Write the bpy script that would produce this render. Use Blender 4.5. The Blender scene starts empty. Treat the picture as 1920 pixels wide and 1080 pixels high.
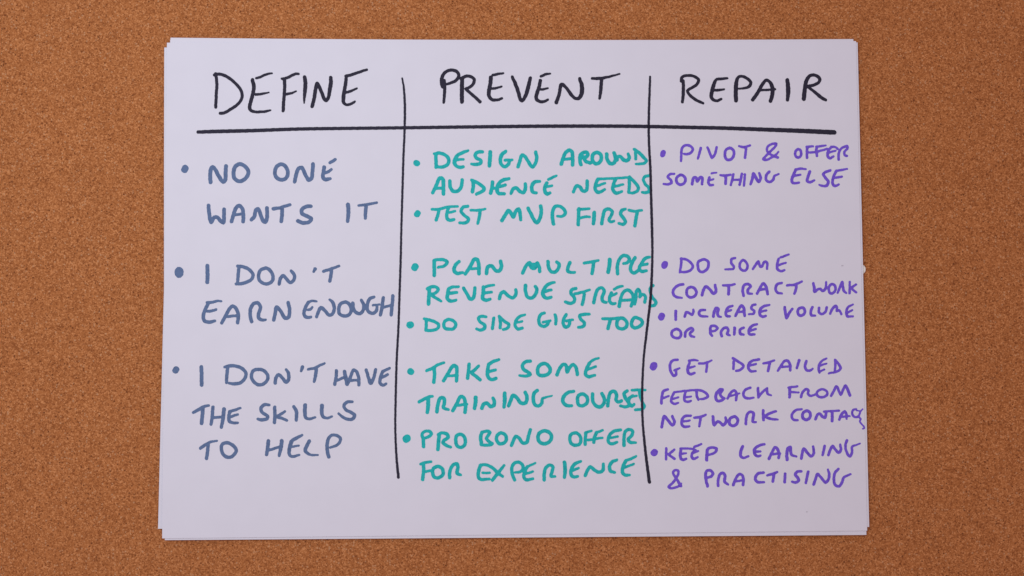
import bpy, math, random
import numpy as np
from mathutils import Vector

scene = bpy.context.scene
col = scene.collection
MM = 0.001
PX = 1920.0

# ------------------------------------------------------------------ camera
LENS, SENSOR = 35.0, 36.0
TILT = math.radians(3.15)
DIST = 0.5945
cam_data = bpy.data.cameras.new('camera')
cam_data.lens = LENS
cam_data.sensor_width = SENSOR
cam_data.clip_start = 0.01
cam_data.clip_end = 50
cam = bpy.data.objects.new('camera', cam_data)
col.objects.link(cam)
cam.location = (0, -DIST * math.sin(TILT), DIST * math.cos(TILT))
cam.rotation_euler = (TILT, 0, 0)
scene.camera = cam

# ------------------------------------------------------------------ world: the dim room round the board
world = bpy.data.worlds.new('World')
scene.world = world
world.use_nodes = True
bg = world.node_tree.nodes['Background']
bg.inputs['Color'].default_value = (1.0, 0.785, 0.805, 1)
bg.inputs['Strength'].default_value = 0.455


# ------------------------------------------------------------------ lamp: cool soft light from the upper left
def area(name, loc, target, w, h, power, color):
    d = bpy.data.lights.new(name, 'AREA')
    d.shape = 'RECTANGLE'
    d.size = w
    d.size_y = h
    d.energy = power
    d.color = color
    o = bpy.data.objects.new(name, d)
    col.objects.link(o)
    o.location = loc
    o.rotation_euler = (Vector(target) - Vector(loc)).to_track_quat('-Z', 'Y').to_euler()
    return o


area('window_light', (-0.24, 0.18, 0.70), (-0.17, 0.12, 0), 0.36, 0.36, 2.75, (0.70, 0.89, 1.0))

scene.view_settings.view_transform = 'Standard'
scene.view_settings.look = 'None'
scene.view_settings.exposure = 0.0
scene.view_settings.gamma = 1.0


# ------------------------------------------------------------------ photograph pixel -> point of a level plane
F_PX = LENS / SENSOR * PX
CT, ST = math.cos(TILT), math.sin(TILT)


def plane_pt(px, py, z=0.0):
    """where the line of sight of a pixel of the 1920 x 1080 photograph meets the level z"""
    px = np.asarray(px, float)
    py = np.asarray(py, float)
    u = (px - 960.0) / F_PX
    v = (540.0 - py) / F_PX
    dx, dy, dz = u, v * CT + ST, v * ST - CT
    t = (z - DIST * CT) / dz
    return dx * t, -DIST * ST + dy * t


# ------------------------------------------------------------------ helpers
def nodes_of(mat):
    mat.use_nodes = True
    nt = mat.node_tree
    nt.nodes.clear()
    return nt, nt.nodes, nt.links


def add(ns, kind, **kw):
    n = ns.new(kind)
    for k, v in kw.items():
        setattr(n, k, v)
    return n


def ramp(ns, stops):
    n = ns.new('ShaderNodeValToRGB')
    e = n.color_ramp.elements
    while len(e) < len(stops):
        e.new(0.5)
    for i, (p, c) in enumerate(stops):
        e[i].position = p
        e[i].color = (*c, 1) if len(c) == 3 else c
    return n


def mesh_object(name, verts, faces, mat, parent=None, smooth=False):
    me = bpy.data.meshes.new(name)
    me.from_pydata([tuple(map(float, v)) for v in verts], [], faces)
    me.update()
    if mat:
        me.materials.append(mat)
    if smooth:
        me.polygons.foreach_set('use_smooth', [True] * len(me.polygons))
    o = bpy.data.objects.new(name, me)
    col.objects.link(o)
    if parent:
        o.parent = parent
    return o


def tag(o, label=None, cat=None, group=None, kind=None):
    if label: o['label'] = label
    if cat: o['category'] = cat
    if group: o['group'] = group
    if kind: o['kind'] = kind
    return o


# ------------------------------------------------------------------ materials
def cork_material():
    m = bpy.data.materials.new('cork')
    nt, ns, ln = nodes_of(m)
    out = add(ns, 'ShaderNodeOutputMaterial')
    b = add(ns, 'ShaderNodeBsdfPrincipled')
    b.inputs['Roughness'].default_value = 0.85
    b.inputs['Specular IOR Level'].default_value = 0.25
    ln.new(b.outputs[0], out.inputs[0])
    tc = add(ns, 'ShaderNodeTexCoord')
    # warp so that the grains are not round
    wn = add(ns, 'ShaderNodeTexNoise')
    wn.inputs['Scale'].default_value = 1300
    wn.inputs['Detail'].default_value = 2
    ln.new(tc.outputs['Object'], wn.inputs['Vector'])
    wm = add(ns, 'ShaderNodeVectorMath', operation='MULTIPLY_ADD')
    wm.inputs[1].default_value = (0.0007, 0.0007, 0.0)
    ln.new(wn.outputs['Color'], wm.inputs[0])
    ln.new(tc.outputs['Object'], wm.inputs[2])
    P = wm.outputs[0]

    def vor(scale, feature='F1'):
        v = add(ns, 'ShaderNodeTexVoronoi', feature=feature)
        v.inputs['Scale'].default_value = scale
        ln.new(P, v.inputs['Vector'])
        return v

    def sep(colour):
        s = add(ns, 'ShaderNodeSeparateColor')
        ln.new(colour, s.inputs[0])
        return s

    grain = vor(1500)
    big = vor(640)
    fleck = vor(700)
    g = sep(grain.outputs['Color'])
    gb = sep(big.outputs['Color'])
    fl = sep(fleck.outputs['Color'])
    base = ramp(ns, [(0.0, (0.29, 0.082, 0.020)), (0.35, (0.44, 0.144, 0.040)),
                     (0.7, (0.505, 0.174, 0.052)), (1.0, (0.67, 0.272, 0.102))])
    ln.new(g.outputs[0], base.inputs[0])
    broad = ramp(ns, [(0.0, (0.90, 0.88, 0.86)), (0.5, (1, 1, 1)), (1.0, (1.06, 1.07, 1.08))])
    ln.new(gb.outputs[1], broad.inputs[0])
    mx = add(ns, 'ShaderNodeMix', data_type='RGBA', blend_type='MULTIPLY')
    mx.inputs['Factor'].default_value = 1
    ln.new(base.outputs[0], mx.inputs['A'])
    ln.new(broad.outputs[0], mx.inputs['B'])
    # scattered dark bark flecks and pale chips: some cells only, near the cell's middle
    dk = ramp(ns, [(0.0, (1, 1, 1)), (0.04, (0.9, 0.9, 0.9)), (0.12, (0.45, 0.45, 0.45)), (0.17, (0, 0, 0))])
    ln.new(fl.outputs[0], dk.inputs[0])
    near = ramp(ns, [(0.0, (1, 1, 1)), (0.25, (1, 1, 1)), (0.46, (0, 0, 0))])
    ln.new(fleck.outputs['Distance'], near.inputs[0])
    dm = add(ns, 'ShaderNodeMath', operation='MULTIPLY')
    ln.new(dk.outputs[0], dm.inputs[0])
    ln.new(near.outputs[0], dm.inputs[1])
    dmm = add(ns, 'ShaderNodeMath', operation='MULTIPLY')
    ln.new(dm.outputs[0], dmm.inputs[0])
    dmm.inputs[1].default_value = 0.85
    m2 = add(ns, 'ShaderNodeMix', data_type='RGBA')
    ln.new(dmm.outputs[0], m2.inputs['Factor'])
    ln.new(mx.outputs['Result'], m2.inputs['A'])
    m2.inputs['B'].default_value = (0.135, 0.032, 0.007, 1)
    lk = ramp(ns, [(0.0, (0, 0, 0)), (0.86, (0, 0, 0)), (0.90, (1, 1, 1))])
    ln.new(fl.outputs[0], lk.inputs[0])
    lm = add(ns, 'ShaderNodeMath', operation='MULTIPLY')
    ln.new(lk.outputs[0], lm.inputs[0])
    ln.new(near.outputs[0], lm.inputs[1])
    lmm = add(ns, 'ShaderNodeMath', operation='MULTIPLY')
    ln.new(lm.outputs[0], lmm.inputs[0])
    lmm.inputs[1].default_value = 0.55
    m3 = add(ns, 'ShaderNodeMix', data_type='RGBA')
    ln.new(lmm.outputs[0], m3.inputs['Factor'])
    ln.new(m2.outputs['Result'], m3.inputs['A'])
    m3.inputs['B'].default_value = (0.66, 0.37, 0.20, 1)
    # slow patches across the sheet of cork
    pn = add(ns, 'ShaderNodeTexNoise')
    pn.inputs['Scale'].default_value = 38
    pn.inputs['Detail'].default_value = 6
    ln.new(tc.outputs['Object'], pn.inputs['Vector'])
    pr = ramp(ns, [(0.3, (0.975, 0.97, 0.965)), (0.7, (1.025, 1.03, 1.035))])
    ln.new(pn.outputs[0], pr.inputs[0])
    m4 = add(ns, 'ShaderNodeMix', data_type='RGBA', blend_type='MULTIPLY')
    m4.inputs['Factor'].default_value = 1
    ln.new(m3.outputs['Result'], m4.inputs['A'])
    ln.new(pr.outputs[0], m4.inputs['B'])
    ln.new(m4.outputs['Result'], b.inputs['Base Color'])
    # relief: seams between grains are pressed in
    edge = vor(1500, 'DISTANCE_TO_EDGE')
    hr = add(ns, 'ShaderNodeMath', operation='MULTIPLY_ADD')
    ln.new(g.outputs[1], hr.inputs[0])
    hr.inputs[1].default_value = 0.8
    ln.new(edge.outputs['Distance'], hr.inputs[2])
    bp = add(ns, 'ShaderNodeBump')
    bp.inputs['Strength'].default_value = 0.45
    bp.inputs['Distance'].default_value = 0.00025
    ln.new(hr.outputs[0], bp.inputs['Height'])
    ln.new(bp.outputs[0], b.inputs['Normal'])
    return m


def paper_material(tint=(0.81, 0.772, 0.845)):
    m = bpy.data.materials.new('paper')
    nt, ns, ln = nodes_of(m)
    out = add(ns, 'ShaderNodeOutputMaterial')
    b = add(ns, 'ShaderNodeBsdfPrincipled')
    b.inputs['Roughness'].default_value = 0.62
    b.inputs['Specular IOR Level'].default_value = 0.3
    ln.new(b.outputs[0], out.inputs[0])
    tc = add(ns, 'ShaderNodeTexCoord')
    n1 = add(ns, 'ShaderNodeTexNoise')
    n1.inputs['Scale'].default_value = 60
    n1.inputs['Detail'].default_value = 6
    ln.new(tc.outputs['Object'], n1.inputs['Vector'])
    r1 = ramp(ns, [(0.3, tuple(c * 0.988 for c in tint)), (0.7, tuple(min(1, c * 1.01) for c in tint))])
    ln.new(n1.outputs[0], r1.inputs[0])
    ln.new(r1.outputs[0], b.inputs['Base Color'])
    n2 = add(ns, 'ShaderNodeTexNoise')
    n2.inputs['Scale'].default_value = 1400
    n2.inputs['Detail'].default_value = 3
    ln.new(tc.outputs['Object'], n2.inputs['Vector'])
    bp = add(ns, 'ShaderNodeBump')
    bp.inputs['Strength'].default_value = 0.12
    bp.inputs['Distance'].default_value = 0.0001
    ln.new(n2.outputs[0], bp.inputs['Height'])
    n3 = add(ns, 'ShaderNodeTexNoise')
    n3.inputs['Scale'].default_value = 16
    n3.inputs['Detail'].default_value = 2
    ln.new(tc.outputs['Object'], n3.inputs['Vector'])
    bq = add(ns, 'ShaderNodeBump')
    bq.inputs['Strength'].default_value = 0.35
    bq.inputs['Distance'].default_value = 0.0020
    ln.new(n3.outputs[0], bq.inputs['Height'])
    ln.new(bq.outputs[0], bp.inputs['Normal'])
    ln.new(bp.outputs[0], b.inputs['Normal'])
    return m


def ink_material(name, thin, thick, mottle=0.5):
    """felt pen ink: 'density' is how much ink the strokes laid down at each spot"""
    m = bpy.data.materials.new(name)
    nt, ns, ln = nodes_of(m)
    out = add(ns, 'ShaderNodeOutputMaterial')
    b = add(ns, 'ShaderNodeBsdfPrincipled')
    b.inputs['Roughness'].default_value = 0.6
    b.inputs['Specular IOR Level'].default_value = 0.12
    ln.new(b.outputs[0], out.inputs[0])
    at = add(ns, 'ShaderNodeAttribute', attribute_name='density')
    tc = add(ns, 'ShaderNodeTexCoord')
    n = add(ns, 'ShaderNodeTexNoise')
    n.inputs['Scale'].default_value = 560
    n.inputs['Detail'].default_value = 6
    n.inputs['Roughness'].default_value = 0.65
    ln.new(tc.outputs['Object'], n.inputs['Vector'])
    a1 = add(ns, 'ShaderNodeMath', operation='SUBTRACT')
    ln.new(n.outputs[0], a1.inputs[0])
    a1.inputs[1].default_value = 0.5
    a2 = add(ns, 'ShaderNodeMath', operation='MULTIPLY_ADD')
    ln.new(a1.outputs[0], a2.inputs[0])
    a2.inputs[1].default_value = mottle * 2.8
    ln.new(at.outputs['Fac'], a2.inputs[2])
    mx = add(ns, 'ShaderNodeMix', data_type='RGBA')
    mx.clamp_factor = True
    ln.new(a2.outputs[0], mx.inputs['Factor'])
    mx.inputs['A'].default_value = (*thin, 1)
    mx.inputs['B'].default_value = (*thick, 1)
    ln.new(mx.outputs['Result'], b.inputs['Base Color'])
    return m


CORK = cork_material()
PAPER = paper_material()
INK = {
    'black': ink_material('black_ink', (0.032, 0.027, 0.048), (0.007, 0.006, 0.010), 0.8),
    'blue': ink_material('slate_blue_ink', (0.135, 0.195, 0.345), (0.042, 0.064, 0.140), 0.8),
    'teal': ink_material('teal_ink', (0.022, 0.51, 0.49), (0.003, 0.200, 0.26), 0.8),
    'purple': ink_material('purple_ink', (0.205, 0.108, 0.68), (0.070, 0.024, 0.34), 0.8),
    'grey': ink_material('grey_mark', (0.62, 0.58, 0.64), (0.50, 0.47, 0.52), 0.3),
}

# ------------------------------------------------------------------ the cork board (fills the view)
W2, H2, TH = 0.62, 0.45, 0.010
cork_v = [(-W2, -H2, -TH), (W2, -H2, -TH), (W2, H2, -TH), (-W2, H2, -TH),
          (-W2, -H2, 0), (W2, -H2, 0), (W2, H2, 0), (-W2, H2, 0)]
cork_f = [(3, 2, 1, 0), (4, 5, 6, 7), (0, 1, 5, 4), (1, 2, 6, 5), (2, 3, 7, 6), (3, 0, 4, 7)]
board = mesh_object('cork_board', cork_v, cork_f, CORK)
tag(board, kind='structure')

# ------------------------------------------------------------------ the stack of sheets
PIN_X, PIN_Y = [float(v) for v in plane_pt(1613.5, 505.0, 1.4 * MM)]


def lift(x, y):
    """height of the underside of the stack over the cork: nearly flat, edges curling a little, raised over the pin"""
    x = np.asarray(x, float)
    y = np.asarray(y, float)
    z = 1.95 + 0.12 * np.sin(x * 17 + 1.0) * np.cos(y * 13)
    z = z + 0.16 * np.sin(x * 7.0 - y * 21.0 + 0.6) ** 2
    z = z + 0.60 * np.exp(-(((x - PIN_X) / 0.034) ** 2 + ((y - PIN_Y) / 0.060) ** 2))
    ex = np.clip((np.abs(x) - 0.185) / 0.03, 0, 1) ** 2
    z = z + 0.25 * ex * (0.6 + 0.4 * np.sin(y * 24))
    return z * MM


PITCH, THICK = 0.21 * MM, 0.12 * MM


def sheet(order, TL, TR, BR, BL, sag=(0, 0, 0, 0), nx=150, ny=106):
    """one sheet of paper; sag = outward bow in pixels of its top, right, bottom, left edge"""
    s = np.linspace(0, 1, nx + 1)[None, :]
    t = np.linspace(0, 1, ny + 1)[:, None]
    px = (TL[0] * (1 - s) + TR[0] * s) * (1 - t) + (BL[0] * (1 - s) + BR[0] * s) * t
    py = (TL[1] * (1 - s) + TR[1] * s) * (1 - t) + (BL[1] * (1 - s) + BR[1] * s) * t
    py = py - sag[0] * 4 * s * (1 - s) * (1 - t) + sag[2] * 4 * s * (1 - s) * t
    px = px + sag[1] * 4 * t * (1 - t) * s - sag[3] * 4 * t * (1 - t) * (1 - s)
    z0 = 2.8 * MM
    x, y = plane_pt(px, py, z0)
    for _ in range(3):
        z = lift(x, y) + order * PITCH + THICK
        x, y = plane_pt(px, py, z)
    z = lift(x, y) + order * PITCH + THICK
    N = (nx + 1) * (ny + 1)
    top = np.stack([x, y, z], -1).reshape(-1, 3)
    bot = top.copy()
    bot[:, 2] -= THICK
    V = np.concatenate([top, bot])
    ii = np.arange(N).reshape(ny + 1, nx + 1)
    a, b_, c, d = ii[:-1, :-1], ii[:-1, 1:], ii[1:, 1:], ii[1:, :-1]
    F = [tuple(q) for q in np.stack([d, c, b_, a], -1).reshape(-1, 4).tolist()]
    F += [tuple(N + k for k in reversed(q)) for q in F[:]]
    ring = list(ii[0, :]) + list(ii[1:, -1]) + list(ii[-1, -2::-1]) + list(ii[-2:0:-1, 0])
    for k in range(len(ring)):
        p, q = int(ring[k]), int(ring[(k + 1) % len(ring)])
        F.append((p, q, q + N, p + N))
    o = mesh_object('paper_sheet', V, F, PAPER, smooth=False)
    return o


G = 'sheets of paper stacked on the cork board'
tag(sheet(0, (319, 74.5), (1600, 77), (1616, 987), (296.3, 991.5), (-2, 0, 0, 0)),
    'lowest white sheet, its corner peeping out at the bottom left of the stack', 'paper', G)
tag(sheet(1, (308, 89), (1597, 81), (1624.5, 1003), (309, 1012.8), (-2, 0, 0, 1)),
    'white sheet jutting out along the bottom edge of the stack', 'paper', G)
tag(sheet(2, (322, 82), (1608, 79.5), (1629.8, 988), (306, 992), (-2, 0, 0, 0)),
    'white sheet showing as a sliver along the right edge of the stack', 'paper', G)
tag(sheet(3, (319.7, 70.6), (1600, 73.2), (1621, 994), (309, 996), (-3, 0, 0, 0)),
    'white sheet jutting out along the top edge of the stack', 'paper', G)
TOP = 4
top_sheet = sheet(TOP, (313, 80), (1605, 77), (1626, 995), (304, 1009.5), (-1, 0, 0, 0), 300, 212)
tag(top_sheet, 'topmost white sheet with handwritten table headed DEFINE, PREVENT, REPAIR', 'paper', G)

# ------------------------------------------------------------------ pin under the right edge
PIN_MAT = bpy.data.materials.new('white_plastic')
nt, ns, ln = nodes_of(PIN_MAT)
po = add(ns, 'ShaderNodeOutputMaterial')
pb = add(ns, 'ShaderNodeBsdfPrincipled')
pb.inputs['Base Color'].default_value = (0.93, 0.91, 0.84, 1)
pb.inputs['Roughness'].default_value = 0.28
pb.inputs['Subsurface Weight'].default_value = 0.15
pb.inputs['Subsurface Radius'].default_value = (0.001, 0.001, 0.001)
ln.new(pb.outputs[0], po.inputs[0])
STEEL = bpy.data.materials.new('steel')
nt, ns, ln = nodes_of(STEEL)
so = add(ns, 'ShaderNodeOutputMaterial')
sb = add(ns, 'ShaderNodeBsdfPrincipled')
sb.inputs['Base Color'].default_value = (0.6, 0.6, 0.6, 1)
sb.inputs['Metallic'].default_value = 1
sb.inputs['Roughness'].default_value = 0.3
ln.new(sb.outputs[0], so.inputs[0])


def lathe(name, prof, mat, parent, seg=40):
    V, F = [], []
    for r, z in prof:
        for k in range(seg):
            a = 2 * math.pi * k / seg
            V.append((r * math.cos(a), r * math.sin(a), z))
    for i in range(len(prof) - 1):
        for k in range(seg):
            k2 = (k + 1) % seg
            F.append((i * seg + k, i * seg + k2, (i + 1) * seg + k2, (i + 1) * seg + k))
    F.append(tuple(reversed(range(seg))))
    F.append(tuple((len(prof) - 1) * seg + k for k in range(seg)))
    return mesh_object(name, V, F, mat, parent, smooth=True)


pin = bpy.data.objects.new('drawing_pin', None)
col.objects.link(pin)
pin.location = (PIN_X, PIN_Y, 0)
tag(pin, 'small round white pin head showing from under the right edge of the stack', 'pin')
R = 3.1 * MM
lathe('pin_head', [(R * 0.70, 0.02 * MM), (R * 0.80, 0.6 * MM), (R * 0.96, 1.1 * MM), (R, 1.4 * MM), (R * 0.985, 1.7 * MM),
                   (R * 0.90, 1.95 * MM), (R * 0.72, 2.13 * MM), (R * 0.45, 2.24 * MM), (R * 0.12, 2.32 * MM)], PIN_MAT, pin)
lathe('pin_needle', [(0.05 * MM, -7 * MM), (0.4 * MM, -6 * MM), (0.4 * MM, 0.01 * MM)], STEEL, pin, 12)


# ------------------------------------------------------------------ handwriting
def smooth_stroke(pts):
    """centripetal Catmull-Rom through (x, y, r) points"""
    P = np.array(pts, float)
    if len(P) == 1:
        return np.array([P[0], P[0] + [0.01, 0, 0]])
    if len(P) == 2:
        return P
    closed = np.hypot(*(P[0, :2] - P[-1, :2])) < 7.0 and len(P) > 5
    if closed:
        Q = np.vstack([P[-2], P, P[1]])
    else:
        Q = np.vstack([2 * P[0] - P[1], P, 2 * P[-1] - P[-2]])
    out = []
    for i in range(1, len(Q) - 2):
        p0, p1, p2, p3 = Q[i - 1], Q[i], Q[i + 1], Q[i + 2]
        d = [max(1e-3, np.hypot(*(b[:2] - a[:2])) ** 0.5) for a, b in ((p0, p1), (p1, p2), (p2, p3))]
        t0, t1 = 0.0, d[0]
        t2, t3 = t1 + d[1], t1 + d[1] + d[2]
        n = max(2, int(np.hypot(*(p2[:2] - p1[:2])) / 2.2))
        for k in range(n):
            t = t1 + (t2 - t1) * k / n
            a1 = (t1 - t) / (t1 - t0) * p0 + (t - t0) / (t1 - t0) * p1
            a2 = (t2 - t) / (t2 - t1) * p1 + (t - t1) / (t2 - t1) * p2
            a3 = (t3 - t) / (t3 - t2) * p2 + (t - t2) / (t3 - t2) * p3
            b1 = (t2 - t) / (t2 - t0) * a1 + (t - t0) / (t2 - t0) * a2
            b2 = (t3 - t) / (t3 - t1) * a2 + (t - t1) / (t3 - t1) * a3
            out.append((t2 - t) / (t2 - t1) * b1 + (t - t1) / (t2 - t1) * b2)
    out.append(P[-1])
    return np.array(out)


def parse(region, r, txt):
    x0, y0, k = region
    pts = []
    for tok in txt.split():
        v = [float(q) for q in tok.split(',')]
        rr = v[2] if len(v) > 2 else r
        pts.append((x0 + v[0] / k, y0 + v[1] / k, rr / k))
    return smooth_stroke(pts)


rng = np.random.RandomState(7)
srng = np.random.RandomState(11)


def ink_mesh(name, strokes, colour, level, step=1.0, jitter=0.40, label=None):
    allp = np.vstack(strokes)
    m = allp[:, 2].max() + 3
    x0, x1 = allp[:, 0].min() - m, allp[:, 0].max() + m
    y0, y1 = allp[:, 1].min() - m, allp[:, 1].max() + m
    nx, ny = int((x1 - x0) / step) + 2, int((y1 - y0) / step) + 2
    gx, gy = x0 + np.arange(nx) * step, y0 + np.arange(ny) * step
    field = np.full((ny, nx), 50.0)
    cover = np.zeros((ny, nx))
    ends = np.zeros((ny, nx))
    tone = np.zeros((ny, nx))
    ph = rng.rand(8) * 6.28
    X, Y = np.meshgrid(gx, gy)
    wob = (np.sin(X * 0.55 + Y * 0.31 + ph[0]) + np.sin(X * -0.37 + Y * 0.71 + ph[1])
           + np.sin(X * 1.23 - Y * 1.03 + ph[2]) * 0.8 + np.sin(X * 1.7 + Y * 1.45 + ph[4]) * 0.7) / 3.2 * jitter
    for S in strokes:
        f = np.full((ny, nx), 50.0)
        for i in range(len(S) - 1):
            a, b = S[i], S[i + 1]
            rm = max(a[2], b[2]) + 3
            ix0 = max(0, int((min(a[0], b[0]) - rm - x0) / step)); ix1 = min(nx, int((max(a[0], b[0]) + rm - x0) / step) + 2)
            iy0 = max(0, int((min(a[1], b[1]) - rm - y0) / step)); iy1 = min(ny, int((max(a[1], b[1]) + rm - y0) / step) + 2)
            xx, yy = X[iy0:iy1, ix0:ix1], Y[iy0:iy1, ix0:ix1]
            dx, dy = b[0] - a[0], b[1] - a[1]
            L2 = dx * dx + dy * dy + 1e-9
            t = np.clip(((xx - a[0]) * dx + (yy - a[1]) * dy) / L2, 0, 1)
            d = np.hypot(xx - a[0] - t * dx, yy - a[1] - t * dy) - (a[2] + (b[2] - a[2]) * t)
            f[iy0:iy1, ix0:ix1] = np.minimum(f[iy0:iy1, ix0:ix1], d)
        f = f + wob
        k = np.clip(-f / 1.2 + 0.3, 0, 1)
        tone = np.maximum(tone, k * (1 + srng.uniform(-0.16, 0.16) + 0.10 * np.sin(X * 0.11 + Y * 0.13 + ph[3])))
        cover += k
        for e in (S[0], S[-1]):
            ends = np.maximum(ends, np.clip(1 - np.hypot(X - e[0], Y - e[1]) / (e[2] * 1.7), 0, 1))
        field = np.minimum(field, f)
    dens = 0.32 + 0.8 * np.where(tone > 0, tone - 1, 0) + 0.50 * np.clip(cover - 1, 0, 1.5) + 0.45 * ends
    dens += 0.22 * np.clip(1 + field / 1.3, 0, 1)      # ink gathers at the rim of a stroke
    verts, dv, faces, vid, eid = [], [], [], {}, {}

    def corner(i, j):
        k = (i, j)
        if k not in vid:
            vid[k] = len(verts)
            verts.append((gx[i], gy[j])); dv.append(dens[j, i])
        return vid[k]

    def cut(i, j, i2, j2):
        k = (min((i, j), (i2, j2)), max((i, j), (i2, j2)))
        if k not in eid:
            fa, fb = field[j, i], field[j2, i2]
            t = fa / (fa - fb)
            eid[k] = len(verts)
            verts.append((gx[i] + (gx[i2] - gx[i]) * t, gy[j] + (gy[j2] - gy[j]) * t))
            dv.append(dens[j, i] * (1 - t) + dens[j2, i2] * t)
        return eid[k]

    ins = field < 0
    anyin = ins[:-1, :-1] | ins[1:, :-1] | ins[:-1, 1:] | ins[1:, 1:]
    for j, i in zip(*np.nonzero(anyin)):
        i, j = int(i), int(j)
        cs = [(i, j), (i, j + 1), (i + 1, j + 1), (i + 1, j)]
        poly = []
        for k in range(4):
            p, q = cs[k], cs[(k + 1) % 4]
            a, b = ins[p[1], p[0]], ins[q[1], q[0]]
            if a: poly.append(corner(*p))
            if a != b: poly.append(cut(*p, *q))
        if len(poly) >= 3:
            faces.append(tuple(poly))
    V = np.array(verts)
    z = 0.9 * MM
    for _ in range(4):
        x, y = plane_pt(V[:, 0], V[:, 1], z)
        z = lift(x, y) + TOP * PITCH + THICK + (0.030 + 0.006 * level) * MM
    o = mesh_object(name, np.stack([x, y, z], -1), faces, INK[colour], top_sheet)
    at = o.data.attributes.new('density', 'FLOAT', 'POINT')
    at.data.foreach_set('value', np.array(dv, dtype=np.float32))
    if label:
        o['label'] = label
    return o


COLOUR_WORD = {'black': 'black', 'blue': 'slate blue', 'teal': 'teal', 'purple': 'purple'}
LEVEL = {'n': 0}


def fatten(S, colour):
    S = S.copy()
    S[:, 2] += {'black': 0.55, 'blue': 0.3, 'teal': 0.6, 'purple': 0.4}[colour]
    return S


def word(text, colour, parts):
    """parts: list of (region, radius, [strokes]) in the region's own enlarged pixels"""
    S = [fatten(parse(reg, r, s), colour) for reg, r, ss in parts for s in ss]
    LEVEL['n'] += 1
    ink_mesh('handwritten_word', S, colour, 1 + LEVEL['n'] % 3,
             label='%s felt pen word "%s"' % (COLOUR_WORD[colour], text))


def bullet(colour, region, cx, cy, rx, ry, ring=False):
    x0, y0, k = region
    if ring:
        n = 10
        pts = [(x0 + (cx + (rx * 0.55) * math.cos(a)) / k, y0 + (cy + (ry * 0.62) * math.sin(a)) / k, rx * 0.5 / k)
               for a in [2 * math.pi * q / n for q in range(n + 1)]]
        S = [np.array(pts)]
    else:
        if ry >= rx:
            S = [np.array([(x0 + (cx + 4) / k, y0 + (cy - (ry - rx)) / k, rx / k), (x0 + (cx - 4) / k, y0 + (cy + (ry - rx)) / k, rx / k)])]
        else:
            S = [np.array([(x0 + (cx - (rx - ry)) / k, y0 + (cy - 3) / k, ry / k), (x0 + (cx + (rx - ry)) / k, y0 + (cy + 3) / k, ry / k)])]
    S[0] = np.vstack([S[0]])
    ink_mesh('bullet_point', S, colour, 1)


def rule(label, pts):
    S = [smooth_stroke(pts) + np.array([0, 0, 0.3])]
    ink_mesh('ruled_line', S, 'black', 7 + (LEVEL['n'] % 2), jitter=0.35, label=label)
    LEVEL['n'] += 1


# ------------------------------------------------------------------ the black grid
rule('thick black line drawn across under the headings',
     [(371.5, 247.6, 3.0), (400, 246.6, 3.3), (470, 245.0, 3.2), (557, 242.0, 3.0), (640, 240.8, 2.9), (740, 239.8, 2.9),
      (880, 238.0, 3.0), (1021, 236.6, 3.1), (1190, 236.8, 3.1), (1290, 238.8, 3.2), (1357, 240.2, 3.3),
      (1430, 242.8, 3.6), (1502, 245.4, 4.0), (1550, 247.6, 4.2), (1564, 248.2, 4.2)])
rule('thin black line between the first and second columns',
     [(754, 146.5, 1.3), (756.8, 162, 1.7), (758.6, 185, 2.0), (759.2, 204, 2.1), (758.4, 250, 1.9), (756.6, 290, 1.9),
      (754.8, 350, 1.9), (752.5, 430, 1.8), (751.3, 485, 1.9), (749, 555, 1.9), (747, 615, 1.9), (743.8, 675, 1.9),
      (741.8, 750, 1.9), (741.2, 805, 1.8), (743.5, 858, 2.0), (747, 895, 2.4)])
rule('thin black line between the second and third columns',
     [(1219, 144, 1.8), (1218, 172, 2.0), (1216.8, 206, 2.1), (1216.4, 250, 2.1), (1217.4, 280, 2.1), (1219.4, 315, 2.2),
      (1220.6, 360, 2.2), (1222.5, 430, 2.3), (1223.2, 475, 2.0), (1222, 520, 2.2), (1219.7, 560, 2.3), (1216.3, 590, 2.2),
      (1211, 635, 2.1), (1207.5, 665, 1.9), (1204.6, 715, 2.0), (1204, 755, 2.1), (1205.3, 795, 2.0), (1208, 825, 2.2),
      (1211.2, 855, 2.4), (1217.6, 904, 2.9)])

# ------------------------------------------------------------------ headings
H1 = (380, 110, 5.647); H2 = (740, 110, 4.267); H3 = (1190, 110, 4.8)
word('DEFINE', 'black', [(H1, 14, [
    '138,160 150,260 144,380 138,515', '125,172 160,163 210,170 280,205 350,265 400,325 418,385 405,440 350,500 280,545 225,575 185,578',
    '527,225,17 542,300,18 530,380,17 510,450,17 497,515,17 510,548,15 550,562,13 620,563,12 680,556,11 718,545,7',
    '568,206,11 610,195,11 670,167,11 735,154,7', '562,380,12 620,374,11 700,358,6',
    '866,222,16 868,320,15 860,420,15 852,550,15', '838,212,11 880,208,13 950,175,13 990,160,12 1015,162,10', '880,376,12 930,368,11 990,345,6',
    '1080,195,17 1088,270,19 1080,370,16 1074,470,6',
    '1160,505,17 1180,420,17 1195,330,17 1212,262,17 1235,300,16 1265,370,16 1290,430,17 1310,442,16 1330,415,16 1345,330,18 1358,255,19 1355,200,16',
    '1522,185,14 1515,250,16 1500,340,17 1490,420,18 1492,465,15 1520,488,12 1560,483,12 1600,462,11 1612,452,8',
    '1515,185,14 1570,172,14 1650,145,13 1738,116,11', '1510,358,12 1560,347,12 1632,314,8'])])
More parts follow.
